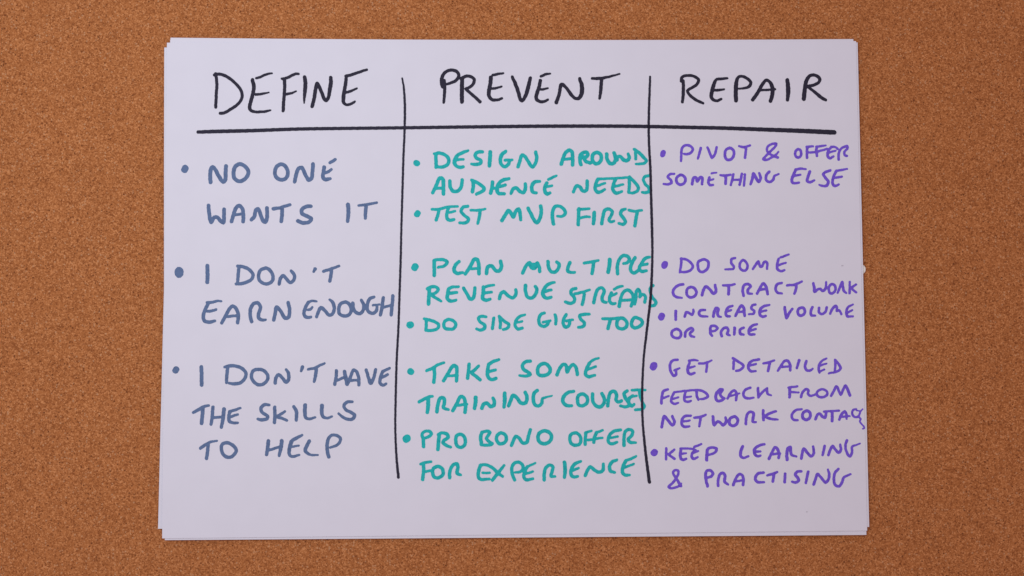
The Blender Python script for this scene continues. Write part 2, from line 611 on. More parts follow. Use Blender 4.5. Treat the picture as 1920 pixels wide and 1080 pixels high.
word('PREVENT', 'black', [(H2, 12, [
    '385,225,13 375,190,13 383,140,12 410,105,11 450,91,11 495,102,11 513,132,11 495,170,11 455,192,10 412,205,8', '397,175,11 400,260,11 392,350,9',
    '540,165,14 538,250,15 538,345,14', '530,160,11 565,142,11 605,142,11 635,165,11 630,200,11 600,228,10 570,243,10 600,270,10 640,305,11 682,345,12',
    '770,150,14 765,200,14 755,255,14 755,300,13 780,328,11 820,330,10 858,318,8', '785,132,9 820,124,9 870,116,6', '770,240,9 815,235,8 856,222,6',
    '940,145,10 965,200,13 990,270,13 1005,325,12 1018,338,11 1045,300,13 1068,230,14 1085,155,12',
    '1165,175,12 1155,230,13 1138,280,13 1132,320,12 1155,340,11 1190,345,10 1225,328,8', '1170,142,9 1205,126,9 1245,119,6', '1155,245,8 1190,245,8 1225,236,6',
    '1293,352,13 1315,290,12 1335,205,12 1370,230,11 1410,285,12 1445,318,11 1475,315,13 1495,280,15 1498,220,15 1480,160,11',
    '1580,158,9 1640,158,11 1700,148,9 1800,122,5', '1655,165,12 1650,240,12 1640,318,9'])])
word('REPAIR', 'black', [(H3, 13, [
    '437,200,12 438,300,13 430,390,11', '420,200,13 425,168,12 465,152,11 530,158,11 575,190,12 560,230,12 510,265,11 475,288,11 490,320,11 550,370,12 615,400,10',
    '835,176,8 780,182,11 735,188,11 710,240,15 695,300,16 690,345,14 710,372,12 745,378,11 780,363,9', '715,283,11 760,283,10 805,275,7',
    '912,376,16 910,300,17 915,220,16 930,170,12 965,158,11 1015,180,12 1045,215,12 1030,250,12 990,265,9 940,270,7',
    '1062,370,14 1105,310,14 1150,230,13 1185,192,12 1215,210,13 1240,260,16 1238,330,16 1222,383,14', '1120,283,9 1180,282,9 1265,275,8',
    '1374,192,15 1382,280,18 1376,372,13',
    '1522,362,17 1530,290,17 1545,200,15 1580,152,13 1620,148,12 1665,178,13 1658,210,12 1620,235,12 1560,248,12', '1560,255,10 1620,300,12 1680,350,13 1720,372,11'])])

# ------------------------------------------------------------------ first column, slate blue
A = (320, 290, 6.0); B = (520, 290, 6.0); C = (320, 485, 6.0); D = (520, 485, 6.0); E = (320, 675, 6.0); F = (520, 675, 6.0); Gr = (360, 800, 6.0)
bullet('blue', A, 160, 160, 38, 47)
word('NO', 'blue', [(A, 21, [
    '448,310 445,240 450,170 472,138 500,165 540,240 590,305 612,290 618,210 622,128',
    '775,105 730,130 708,190 715,260 760,298 810,290 860,245 875,195 850,145 810,115 775,105'])])
word('ONE', 'blue', [(A, 20, [
    '1275,118 1240,108 1195,130 1172,190 1185,250 1230,280 1285,275 1315,235 1315,180 1290,130 1262,110',
    '1395,303 1410,230 1440,155 1475,145 1510,215 1555,286 1585,265 1595,190 1602,105',
    '1727,140 1718,200 1712,250 1730,276 1765,278 1795,268,15', '1740,205,17 1775,190,16 1808,165,14', '1792,90,16 1820,76,17 1850,54,16'])])
word('WANTS', 'blue', [(A, 20, [
    '425,572 432,650 442,720 455,760 490,705 525,705 560,745 592,765 600,700 600,615',
    '685,752 705,680 735,600 770,572 805,605 818,680 815,752', '715,680,15 785,668,15',
    '910,730 940,700 960,620 985,612 1010,670 1040,745 1065,758 1085,700 1082,600',
    '1155,608 1220,600,17 1290,578,17 1342,564,16', '1255,610 1252,680 1245,750',
    '1576,580 1520,585 1475,620 1475,660 1530,690 1582,722 1560,755 1490,768 1430,745'])])
word('IT', 'blue', [(B, 19, ['795,562,22 800,650,21 790,750,18', '915,572,13 1000,562,15 1118,540,13', '998,575 992,650 990,715,16'])])
bullet('blue', C, 95, 154, 50, 62, ring=True)
word('I', 'blue', [(C, 21, ['412,80 415,170 412,265'])])
word("DON'T", 'blue', [(C, 18, [
    '768,90 760,180 752,262,16', '755,85 800,88 880,120 925,175 915,225 860,262 800,280 735,285,15',
    '1065,108 1010,130 988,190 1000,245 1050,280 1110,278 1150,235 1145,175 1105,120 1065,106',
    '1220,285 1235,220 1265,190 1300,225 1345,268 1385,240 1390,180 1355,138,16',
    '1625,116,19 1608,148,12', '1720,142,16 1790,120,16 1895,82,13', '1810,135 1800,200 1790,252'])])
word('EARN', 'blue', [(C, 19, [
    '425,500 390,570 367,650 380,700 440,714 495,700,15', '410,495,17 470,490,15 530,475,13 570,480,10', '405,590,15 455,590,15 510,572,14',
    '575,722,18 620,640 665,560 700,534 735,560 762,640 752,722,18', '635,652,15 745,640,15',
    '910,708 895,640 900,560 940,502 985,500 1010,550 990,620 990,668 1030,690,17 1068,688,12',
    '1160,690 1175,620 1190,545 1230,580 1290,670 1325,660 1338,580 1322,495'])])
word('ENOUGH', 'blue', [(D, 18, [
    '350,490 320,540 300,610 310,650 345,662 378,655,14', '345,495,14 390,475,13 442,480,11', '335,575,12 370,572,14 392,548,13',
    '440,655,16 465,590 490,550 540,590 580,635 620,622 640,560 622,490 590,462,13',
    '770,488 710,510 690,570 700,620 750,645 800,635 830,590 815,520 770,488',
    '850,500 855,560 885,605 930,618 965,580 972,520 945,466,16',
    '1088,432,15 1040,450 1012,520 1020,590 1070,616 1115,585 1120,540,14', '1075,524,12 1148,515,11',
    '1192,440 1180,530 1160,632', '1300,418 1292,520 1280,632', '1195,548,14 1290,520,14'])])
bullet('blue', E, 58, 112, 36, 42)
word('I', 'blue', [(E, 20, ['345,78 348,180 348,280'])])
word("DON'T", 'blue', [(E, 18, [
    '640,90 632,170 628,255,16', '605,80,13 660,66 740,70 810,100 848,155 830,215 780,258 715,268 660,262,14',
    '985,107 930,120 908,180 930,240 990,280 1050,265 1092,215 1085,160 1040,115 985,105',
    '1175,260 1185,200 1215,165 1255,200 1300,250 1325,225 1325,150 1300,108,14',
    '1482,78,19 1468,122,14', '1545,105,13 1620,90,15 1680,60,14 1730,38,12', '1640,105 1630,170 1614,242,15'])])
word('HAVE', 'blue', [(F, 17, [
    '665,120 660,200 645,276', '755,130,19 770,200,20 785,272,20', '660,235,14 750,195,15',
    '790,268 820,200 860,112 890,130 915,200 918,280', '825,232,14 905,225,14',
    '1000,112 1020,180 1050,262,19 1085,200 1105,108', '1185,130 1160,200 1155,260 1185,284 1222,268,14', '1185,130 1225,110,15 1262,92,14', '1180,195,15 1240,165,15'])])
word('THE', 'blue', [(E, 18, [
    '255,592,15 310,560 380,522,16 428,512,13', '362,550,20 355,640,20 348,712,20',
    '475,530 468,630 455,722,17', '600,552,21 590,650,20 570,758,17', '480,648,15 590,640,14',
    '665,580 655,640 660,690 700,706,16 755,708,13', '665,580,16 730,560,15 785,540,12', '670,640,15 755,612,13'])])
word('SKILLS', 'blue', [(E, 18, [
    '1110,506,13 1060,502 1015,540 1030,590 1090,632 1085,658 1030,674 982,664,15',
    '1170,532 1172,620 1168,704', '1285,580,13 1225,618,16 1195,640,16 1250,655,16 1308,680,14',
    '1385,526,17 1415,580,19 1412,676,17', '1512,508,21 1510,590,20 1520,650,17 1560,663,15 1625,645,12',
    '1702,512,21 1700,590,20 1715,640,17 1760,653,14 1815,636,11']),
    (F, 17, ['845,470,14 790,472 750,510 770,560 830,590,18 868,622,19 852,660,18 800,668 740,645,16 690,602,12'])])
word('TO', 'blue', [(Gr, 18, [
    '95,242,17 150,205,17 210,172,14 280,160,10', '182,200 175,280 162,358',
    '385,180 340,200 330,250 350,310 400,345 450,335 492,290 498,262 465,215 420,188 385,180'])])
word('HELP', 'blue', [(Gr, 18, [
    '860,162,20 850,240,19 840,314,18', '1010,158,20 1000,240,20 980,328,15', '865,265,15 990,225,14',
    '1118,170,22 1098,240,20 1092,300,18 1110,332,16 1150,334,15 1205,318,12', '1130,155,19 1180,125,18 1240,96,13', '1115,228,12 1200,213,11',
    '1320,162,19 1290,220,20 1274,270,19 1310,306,15 1360,320,12 1415,318,10',
    '1538,340,19 1522,270,19 1522,190,19 1537,130,18 1570,98,16 1620,96,16 1668,128,17 1662,175,16 1625,210,15 1555,235,12'])])

# ------------------------------------------------------------------ second column, teal
J = (760, 270, 6.0); K = (920, 270, 6.0); L = (750, 475, 6.0); M = (930, 475, 6.0); N = (750, 665, 6.0); O = (930, 665, 6.0); P = (740, 795, 6.0); Q = (920, 795, 6.0)
bullet('teal', J, 128, 215, 40, 34)
word('DESIGN', 'teal', [(J, 17, [
    '342,110 345,180 346,260', '325,110,13 380,102 450,125 488,170 478,225 430,256 345,258,14',
    '705,74,12 650,95 590,125 565,165,20 552,210,20 575,248 620,263 652,256,15', '580,178,13 652,172,12',
    '868,90,16 825,88 788,115 795,155 845,182 850,212 800,230 745,225,13',
    '955,90,19 952,170,20 945,245,18', '1128,84,17 1085,120,19 1068,185,18 1085,235 1120,256 1160,225 1172,185', '1120,182,14 1202,178,12',
    '1268,256 1290,190 1312,125 1345,140 1390,210 1430,258 1462,220 1478,150 1466,92'])])
word('AROUND', 'teal', [(K, 18, [
    '795,226,19 815,160 840,100 885,70 915,90 922,160 922,236', '825,172,14 910,165,14',
    '1015,232 1005,190 1008,130 1040,98 1085,95 1090,130 1055,160 1070,195 1120,212', '1010,150 1060,150',
    '1190,95 1150,120 1145,180 1175,220 1215,215 1245,170 1235,115 1190,94',
    '1305,112 1310,170 1345,220 1385,215 1405,160 1388,100', '1420,180 1430,145,16 1460,140,16 1490,175 1530,188 1558,160 1548,112,14',
    '1630,95,15 1632,168,14', '1615,60,15 1660,90,16 1720,150,16 1752,190,15 1722,218,14 1635,225,11'])])
word('AUDIENCE', 'teal', [(J, 18, [
    '308,548,17 350,460 388,382 420,392,19 428,460,19 428,562', '345,500,14 420,495,15',
    '500,416,17 505,480 535,530 585,530 625,490 640,402,16',
    '757,410,17 765,470 755,538', '745,405,13 800,430,17 880,490 885,515 800,565,15', '980,428 975,490 960,552',
    '1168,390,14 1110,402 1055,440 1032,500,20 1045,552 1112,560,16', '1045,482 1125,462,15', '985,500,14 1030,495,14',
    '1188,556,15 1215,502 1250,495 1290,535 1330,545 1350,500 1350,448,16', '1512,420,14 1450,430 1420,490 1435,540 1475,550,13',
    '1590,440 1568,490 1575,545 1598,562 1628,550,14', '1580,482,14 1648,470,12', '1608,400,13 1650,380,14 1700,356,11'])])
word('NEEDS', 'teal', [(K, 17, [
    '930,540,15 965,472 1000,480 1040,530 1078,520 1085,470 1086,418', '1205,395 1182,450 1178,515 1212,545 1282,512,13', '1195,472,14 1288,440,11',
    '1215,395,14 1300,390,12 1400,386,12 1555,376,12', '1405,395 1382,450 1375,515 1412,553 1476,533,12', '1395,478,14 1490,455,11',
    '1560,372,17 1560,460,16 1553,545,15', '1560,372 1620,430,16 1662,490,16 1648,530,15 1600,550,14 1553,548,12',
    '1780,357,14 1738,365,15 1718,400,14 1738,450,14 1778,490,16 1785,530,17 1740,548,15 1705,543,12'])])
bullet('teal', J, 135, 785, 35, 41)
word('TEST', 'teal', [(J, 16, [
    '300,735,13 370,735,14 480,708,13 590,702,11', '378,740,15 365,800 347,855', '488,710 468,780 470,840 500,858 545,850,15', '472,775,13 560,756,11',
    '702,700,15 650,712 627,755 660,800 712,845 690,882 612,888,14', '735,745,12 820,745,13 900,731,10', '842,750 830,830 815,895,13'])])
word('MVP', 'teal', [(J, 18, [
    '1085,862 1130,790 1158,748 1190,780 1215,822 1245,752 1275,732 1290,780 1298,852,15',
    '1380,722,17 1420,800 1455,865 1480,885 1512,840 1530,760 1522,698', '1667,900 1655,830 1660,750 1682,706 1730,698,15 1785,735,17 1800,780,17 1770,812,14 1712,812,12'])])
word('FIRST', 'teal', [(K, 17, [
    '992,730 988,810 985,908', '985,737,15 1108,728,12', '990,842,13 1050,820,13 1112,820,12', '1165,772,19 1162,840,19 1155,896,17',
    '1250,898 1260,830 1287,742 1330,732,16 1368,762,16 1348,820,16 1330,850,15 1350,876,14 1386,868,12',
    '1515,732,13 1478,745 1462,790 1500,840 1515,880 1490,903 1442,893,13', '1555,745,14 1620,757,14 1700,745,12', '1650,765 1635,840 1622,920'])])
bullet('teal', L, 168, 155, 39, 46)
word('PLAN', 'teal', [(L, 18, [
    '386,248,18 385,160,18 385,85,18', '380,80,15 430,70,15 500,76,16 532,102,16 500,140,15 430,158,13', '665,92,16 625,130 607,190 640,225 705,216,14',
    '735,232,17 790,150 840,65 870,72 888,150 888,230', '800,175,13 885,168,13', '972,226 990,150 1030,142 1080,196 1120,195 1142,140 1130,90'])])
word('MULTIPLE', 'teal', [(M, 17, [
    '300,222 340,140 378,105 400,160,20 435,165,20 462,108 485,150 492,205', '380,130,18 450,125,18', '585,92 590,150 620,205 665,210 705,160 708,118 682,98,15',
    '832,105,18 810,160 808,202 840,214,15 885,214,13', '990,110,14 1070,97,15 1150,80,12', '1100,100 1090,170 1080,226',
    '1280,70,20 1275,140,20 1262,212,19', '1368,230 1365,150 1387,70 1432,25 1485,38 1500,75 1470,108,15 1435,115,13',
    '1565,48 1530,110 1512,180 1545,222 1592,200', '1725,42,14 1680,57 1640,110 1612,170 1640,203 1692,196,14', '1640,132,15 1702,120,14'])])
word('REVENUE', 'teal', [(L, 17, [
    '320,568,19 325,490,18 330,390,18', '307,400,15 350,377,16 410,382,16 430,410,16 400,445,15 350,465,15 400,500,15 462,538,12',
    '660,376,12 590,380,15 548,400 537,460,19 532,508,18 570,538,17 630,526,13', '550,450,18 640,440,14', '715,392,16 750,450 790,515 820,508 838,450 842,388,16',
    '938,378 937,440,19 930,508,18 970,528 1015,515,14', '935,388,14 990,367,14 1055,357,12', '940,447,15 1030,436,13',
    '1118,508 1135,452 1165,432 1220,480 1270,500 1305,460 1302,408,15', '1412,362,19 1412,430 1440,495 1490,500 1530,450 1540,402 1522,372,16',
    '1738,326,12 1670,347 1622,400 1607,460,20 1640,503 1700,495,15', '1620,432,16 1700,411,14'])])
word('STREAMS', 'teal', [(M, 16, [
    '898,395 852,410 842,450 878,490 880,540 840,563 782,547', '890,455,14 960,440,14 1055,410,11', '992,462 985,520 970,575',
    '1100,556,17 1115,480,17 1147,402,16 1195,388,15 1217,430,17 1195,490,17 1200,538,16 1242,553,13', '1300,445 1280,490 1280,545 1310,568 1342,562,13', '1330,405,13 1380,377,14 1425,370,11', '1290,482,13 1355,452,12',
    '1385,596,18 1400,520 1432,440 1482,412 1530,450 1545,520 1520,592', '1410,530,14 1540,522,14',
    '1562,570,14 1575,490,15 1580,425,15 1602,405,15 1622,450,15 1618,492,13 1652,460,14 1682,490,15 1672,552,15',
    '1768,362,15 1742,380,15 1732,420,14 1762,500,15 1800,548,16 1782,585,16 1735,592,14'])])
bullet('teal', L, 115, 805, 40, 41)
word('DO', 'teal', [(L, 15, [
    '292,740 296,800 292,865', '272,735,12 330,750 400,775 438,810 420,848 350,868 290,866', '545,745,16 503,765,16 492,800,16 503,840,16 545,853,16 600,848,16 628,808,16 608,765,16 545,744,16'])])
word('SIDE', 'teal', [(L, 15, [
    '968,715,13 910,708 882,730 900,770 955,812,17 948,848,17 900,863 862,850,13', '1055,728 1048,790 1038,848', '1118,715 1130,780 1125,838', '1115,705,13 1180,770 1225,800 1213,838 1160,858,13',
    '1405,690,11 1340,715 1302,760 1297,820 1330,853 1375,840', '1320,777,12 1372,766,11'])])
word('GIGS', 'teal', [(M, 16, [
    '545,670,14 500,692 482,750 492,800 540,822 580,800 592,775,14', '530,775,13 612,757,11', '665,692,15 675,740,16 672,796,14',
    '790,690 762,740 757,800 785,832 820,810 830,758', '790,760,14 862,747,12', '1050,684,13 990,687 942,700 952,740 995,785 988,818 928,833,14'])])
word('TOO', 'teal', [(M, 17, [
    '1200,735,14 1290,737,15 1380,727,14', '1290,742 1275,790 1260,846', '1400,727 1362,770 1367,830 1410,850 1460,835 1475,790 1450,745 1400,727',
    '1560,722 1530,760 1527,815 1555,838 1600,830 1645,790 1640,755 1600,730 1560,722'])])
bullet('teal', N, 120, 190, 41, 37)
word('TAKE', 'teal', [(N, 17, [
    '300,180,14 370,150,16 430,112,14 495,90,12', '385,150 388,230 380,312', '490,292 540,210 600,125,19 632,135,19 640,200 635,295', '535,240,13 645,232,13',
    '777,108 770,190 760,265', '885,127,14 830,180 802,200 850,240 900,282', '997,110 985,180,18 990,250,18 1025,280 1080,268', '995,110 1050,77,17 1112,56,13', '1000,190,15 1075,172,14'])])
word('SOME', 'teal', [(O, 17, [
    '385,72 330,82 297,120 310,165 365,200 385,222,17 340,240,15 265,235,12', '545,100,19 490,120,18 467,170,18 482,225,18 540,235,18 600,205,18 610,165,18 580,115,18 540,97,16',
    '685,228 720,150 760,108 788,120 800,195 830,142 870,112 902,150 915,222', '1050,98 1022,150 1007,218 1040,248 1112,230,13', '1045,97,14 1090,62,13 1155,38,10', '1020,172,13 1122,133,12'])])
word('TRAINING', 'teal', [(N, 18, [
    '215,530,16 270,502,16 320,477,16 365,468,13', '317,482,20 317,560,20 308,648,18', '415,642 425,570 452,490 490,487 500,540 490,598,17 545,618,13',
    '595,628 640,550 682,472 715,482 737,560 732,648', '640,572,14 752,556,13', '850,482,20 850,540,20 838,605,17', '920,603 945,552 980,547 1020,583 1055,573 1060,520 1045,488,15',
    '1177,435,19 1178,510,20 1170,590,16', '1222,573 1247,510 1272,457 1310,480 1360,543 1410,545 1430,490 1410,424',
    '1545,403,17 1510,430,18 1500,500,18 1515,560,17 1555,578,16 1595,545,17 1602,495,14 1650,478,10 1710,462,7'])])
word('COURSES', 'teal', [(O, 17, [
    '875,412,15 810,427 757,480,19 757,540,18 800,573 852,575,14', '975,442 927,462 917,520 932,568 980,573 1025,540 1025,480 975,442',
    '1087,442 1087,510 1115,568 1170,588,19 1212,550 1217,490 1190,438', '1257,576 1265,500 1292,422 1330,412 1357,450 1350,510 1375,533 1410,520',
    '1475,407,16 1440,435,16 1452,480,18 1482,525,18 1500,568,16 1460,588,15 1400,575,13', '1540,462,14 1500,490 1495,545 1530,577 1555,558,13', '1500,482,12 1580,462,11',
    '1530,400,13 1600,396,13 1680,398,11', '1612,402,15 1622,470,15 1650,540,14 1670,582,14 1650,610,14 1568,620,13'])])
bullet('teal', P, 135, 165, 44, 48)
word('PRO', 'teal', [(P, 17, [
    '325,254 322,180 310,110,15 345,82,14 400,86,16 412,112,16 380,145,15 325,160,12', '487,286,18 492,210,18 502,125,18', '490,118,15 530,100,15 590,115 602,148 550,190 545,212 590,245 630,260,13',
    '740,117 697,132 688,190 700,243 740,263 785,240 795,190 780,140 740,115'])])
word('BONO', 'teal', [(P, 17, [
    '982,95 967,150,18 977,228,18', '985,92,15 1040,80,15 1072,92,15 1045,140,16 1032,165,16 1070,205,16 1098,222,15 1060,238,15 975,235,14',
    '1195,102 1152,130 1147,180 1175,220 1220,218 1255,180 1245,125 1195,100', '1315,240 1335,190 1362,140 1400,160 1440,213 1485,208 1505,140 1525,66',
    '1685,78,18 1627,103,18 1612,160,18 1640,210,18 1690,222,18 1745,195,18 1765,150,18 1745,100,18 1685,76,18'])])
word('OFFER', 'teal', [(Q, 16, [
    '950,100 902,120 890,170 905,218 950,240 1000,225 1015,170 995,120 950,98', '1070,98 1065,170 1062,230', '1065,97,13 1135,77,11', '1080,180,13 1160,175,12',
    '1195,95 1167,150 1160,205', '1185,97,13 1260,71,11', '1175,167,13 1255,155,11', '1462,67,14 1400,77 1347,110 1322,170 1332,213 1370,223 1420,205,13', '1345,157,12 1430,141,11',
    '1500,240,18 1500,160 1517,82 1560,62 1597,80 1587,130 1547,173 1567,205 1630,210,12'])])
word('FOR', 'teal', [(P, 17, [
    '325,450 325,530 315,624', '292,450,13 350,432,14 410,425,12', '330,540,13 400,525,13', '488,477 437,500 427,555 450,600 500,603 545,565 535,505 488,477',
    '618,604 620,540 652,467 700,447 712,490 702,555 745,573,12'])])
word('EXPERIENCE', 'teal', [(P, 16, [
    '968,462 947,520,18 942,600 970,623 1065,618,13', '960,465,14 1020,458,15 1080,480,16 1120,510,17 1160,550,17 1215,590,13', '990,550,12 1070,550,11', '1230,467,13 1170,540,17 1100,632,16',
    '1350,630 1325,570 1317,500 1345,442 1400,430 1442,470 1442,515 1410,538,14 1355,545,11', '1492,480 1467,530 1452,590 1480,628 1555,615,13', '1495,480,13 1580,440,10', '1475,560,13 1555,536,11']),
    (Q, 17, ['602,628 602,570 622,490 670,462,16 700,480,16 687,550,16 677,588,15 725,590,12', '830,430,18 838,510,19 830,600,16',
             '1015,420,12 950,447 912,500 902,560 925,593 980,590,13', '930,520,13 990,496,12', '1065,580 1090,520 1122,482 1170,520 1220,543 1262,520 1268,450,14',
             '1418,405,14 1367,427 1337,480 1347,528 1395,545,13', '1522,412 1492,470 1482,540 1510,573 1562,575,12', '1520,410,13 1580,392,14 1635,362,11', '1500,492,13 1610,450,11'])])

# ------------------------------------------------------------------ third column, purple
R1 = (1220, 260, 6.0); R2 = (1320, 260, 6.0); R3 = (1220, 470, 6.0); R4 = (1320, 470, 6.0); S1 = (1200, 665, 6.0); S2 = (1320, 665, 6.0); S3 = (1200, 820, 6.0); S4 = (1320, 820, 6.0)
bullet('purple', R1, 138, 168, 30, 42)
word('PIVOT', 'purple', [(R1, 13, [
    '342,250,12 345,170 357,100 400,72 450,85 475,120 450,160 400,175 375,170,10', '565,105 550,160 530,225,11', '640,100,12 665,160 690,213,14 720,180 742,95,12',
    '885,105,14 845,130,14 835,190,14 855,235,14 900,235,14 935,190,14 930,130,14 885,103,14', '995,85,11 1050,95,13 1120,75,10', '1072,100 1068,160 1062,215'])])
word('&', 'purple', [(R1, 13, ['1430,212,13 1370,190,13 1310,140,12 1318,90,12 1370,58,12 1415,57,12 1400,90,12 1340,150,12 1290,200,12 1265,232,12 1300,240,12 1370,205,11 1410,180,11 1437,148,9'])])
word('OFFER', 'purple', [(R2, 13, [
    '1060,118 1030,145 1030,195 1060,215 1090,190 1090,140 1060,117', '1160,92,14 1158,215,13', '1155,92,13 1225,86,11', '1170,155,11 1260,153,12', '1272,92,13 1262,130,14 1272,193,13', '1265,90,12 1330,82,11 1370,75,9',
    '1280,145,12 1385,115,11', '1430,98,13 1400,130,13 1390,190,14 1415,220,14 1455,200,11', '1430,92,12 1480,95,11 1503,115,11', '1400,158,11 1480,135,10', '1515,235,13 1515,170,13 1545,110,12 1612,85,13 1615,108,12 1580,150,12 1582,185,12 1610,195,11'])])
word('SOMETHING', 'purple', [(R1, 13, [
    '265,395,11 215,402 192,430 230,470 235,498 190,513 145,510,10', '330,410,14 292,440,14 292,490,14 330,518,14 375,503,14 393,460,14 370,420,14 330,408,14',
    '465,512,14 485,440,15 510,438,14 525,480,15 560,432,14 580,440,14 578,512,13', '660,437,14 650,490,14 665,523,13 703,520,11', '660,470,11 705,455,10', '685,390,10 740,382,8',
    '785,410,11 840,415,13 900,405,11', '845,420,15 843,508,14', '930,402,13 902,522,11', '1025,397 1015,460 1000,518', '930,465,11 1010,460,11', '1060,402,12 1050,528,12',
    '1125,512,13 1145,450,15 1155,390,14 1185,440,16 1215,487,14 1238,440,14 1220,388,12', '1335,372,14 1302,410,14 1302,468,14 1340,488,13 1380,458,14 1392,420,12 1440,398,9'])])
word('ELSE', 'purple', [(R2, 14, [
    '1035,348 1010,400,15 987,468,15 1000,498,14 1070,495,11', '1030,348,13 1080,338,13 1145,342,9', '1010,420,12 1085,405,11', '1190,370,15 1170,430,15 1162,478,15 1190,490,14 1240,470,11',
    '1420,358,13 1375,372 1342,400 1365,440 1398,482,15 1380,528,15 1335,532,12 1295,518,9', '1490,362 1457,430 1447,508 1470,533 1515,515,11', '1490,362,12 1550,352,12 1610,340,9', '1465,442,12 1550,428,12'])])
bullet('purple', R3, 157, 160, 36, 45)
word('DO', 'purple', [(R3, 13, ['347,90 340,170 328,245,11', '340,90 400,100 455,140 475,180 440,225 390,240 335,240,11',
    '585,100,14 537,125,14 532,190,14 555,235,14 600,235,14 645,190,14 647,125,14 605,98,14 580,103,12'])])
word('SOME', 'purple', [(R3, 13, ['950,84,11 912,92,13 907,140,13 935,178,13 930,203,12 840,210,10', '1042,105 1007,140 1005,195 1040,225 1075,215 1090,170 1070,125 1040,104',
    '1150,205,12 1180,160,13 1212,122,13 1230,178,13 1250,180,13 1280,125,13 1307,130,13 1310,205,11', '1440,92,13 1425,150,14 1425,203,14 1460,230,13 1505,220,11', '1465,75,12 1555,42,10', '1430,165,12 1520,136,10'])])
word('CONTRACT', 'purple', [(R3, 14, [
    '365,378 300,395 252,450 262,503 300,525,13 350,530,10', '450,410 412,430 407,490 440,525 490,515 515,470 495,425 450,409', '577,500,15 595,440,15 622,402,15 660,430,15 708,483,15 733,460,15 725,388,14',
    '815,390,12 880,390,13 945,378,11', '880,397,15 876,490,15', '1045,506 1035,440 1052,387 1100,376 1125,400 1092,440 1097,478 1140,485,10', '1197,482 1230,420 1267,367 1295,400,15 1317,488', '1225,442,12 1300,430,13',
    '1475,362,12 1420,382,14 1407,440,14 1430,475,13 1475,480,11', '1535,390,12 1620,382,13 1700,347,11', '1640,392,14 1632,440,14 1617,482,13'])])
word('WORK', 'purple', [(R4, 13, ['1230,367,13 1240,420,15 1245,463,14 1280,435,13 1310,430,13 1332,453,14 1365,430,14 1375,352,10', '1435,377 1407,410 1410,468 1440,483 1475,450 1475,395 1435,376',
    '1505,473,11 1530,410,13 1555,353,13 1562,400,14 1572,450,13 1600,475,11', '1640,352,11 1638,478,13', '1712,380,11 1662,420,13 1680,445,12 1715,470,10'])])
bullet('purple', R3, 122, 742, 37, 46)
word('INCREASE', 'purple', [(R3, 14, ['282,680,15 282,775,14', '382,742,13 402,692,14 430,700,13 465,720,14 480,690,13 480,662,11', '612,667,12 560,672 542,700 560,733 640,740,10',
    '705,742 715,690,15 737,645 760,652,15 752,700,15 762,738,13 790,745,10', '920,620,12 870,642 847,690 852,733 890,740,12', '855,687,12 905,667,11', '955,732 985,670 1022,617 1045,640,15 1057,733', '990,692,12 1050,682,12',
    '1180,606,12 1142,617,13 1132,650,13 1165,680,13 1158,708,12 1105,715,10', '1335,611,11 1270,627 1232,660 1227,718 1260,743 1295,735,12', '1240,687,12 1300,672,11'])])
word('VOLUME', 'purple', [(R4, 13, ['907,637,14 915,690,15 930,758,14 960,700,14 995,655,12', '1100,640,14 1062,660,14 1057,710,14 1090,733,14 1130,705,14 1130,655,14 1100,639,14', '1220,637,14 1202,680,14 1207,727,13 1250,730,11',
    '1295,642 1292,690 1320,713 1365,690 1380,637', '1420,708,12 1440,660,13 1480,622,14 1497,640,13 1492,678,12 1520,672,12 1545,713,12', '1675,605,9 1620,637,12 1602,690,13 1612,738,13 1675,738,10', '1615,697,11 1670,668,9'])])
word('OR', 'purple', [(R3, 14, ['290,882 242,907 237,950 270,980 325,978 343,940 325,897 290,881', '387,965 390,920 420,887 460,872 477,893 442,930 452,958 490,970,11'])])
word('PRICE', 'purple', [(R3, 14, ['690,958,13 672,930,14 670,890,14 678,852,14 720,845,13 752,868,13 725,900,12 685,910,11', '800,962 790,920 822,872 860,867 872,900 860,938 890,953,11', '945,868,15 940,942,13', '1045,867,13 1007,887 1007,933 1045,945,12',
    '1195,827,12 1140,847 1107,890,15 1112,938 1168,943,12', '1120,900,13 1182,881,11'])])
bullet('purple', S1, 153, 130, 41, 49)
word('GET', 'purple', [(S1, 13, ['425,57,12 365,67,13 337,120,14 347,190,14 380,238,13 405,228,13 405,172,12', '385,176,11 445,153,10', '557,92,13 537,150,15 542,200,15 570,220,14 615,205,12', '552,68,12 605,60,12 650,66,9', '550,150,12 615,131,10',
    '665,100,12 730,95,12 805,65,9', '755,102,13 745,192,12'])])
word('DETAILED', 'purple', [(S1, 13, ['1055,78,14 1050,160,12', '1045,40,14 1100,75,14 1165,128,13 1130,170,13 1080,183,12', '1340,54,13 1270,67 1227,100,15 1222,160,14 1250,187 1300,185,11', '1235,122,13 1305,105,11',
    '1390,98,12 1450,87,13 1510,63,10', '1460,97,14 1440,182,14', '1552,180,12 1590,120,13 1632,67,13 1665,72,14 1690,120,14 1690,178,13', '1590,140,11 1690,130,11', '1790,64,15 1765,152,12']),
    (S2, 13, ['1152,74,14 1137,130,14 1150,173,13 1190,180,13 1222,158,10', '1380,42,9 1330,67,11 1297,110,13 1290,165,13 1300,203,11', '1300,125,11 1378,100,9', '1300,190,10 1352,167,10', '1473,58,11 1478,120,12 1468,198,11', '1475,58,12 1510,100,13 1537,150,14 1508,185,12 1405,210,10'])])
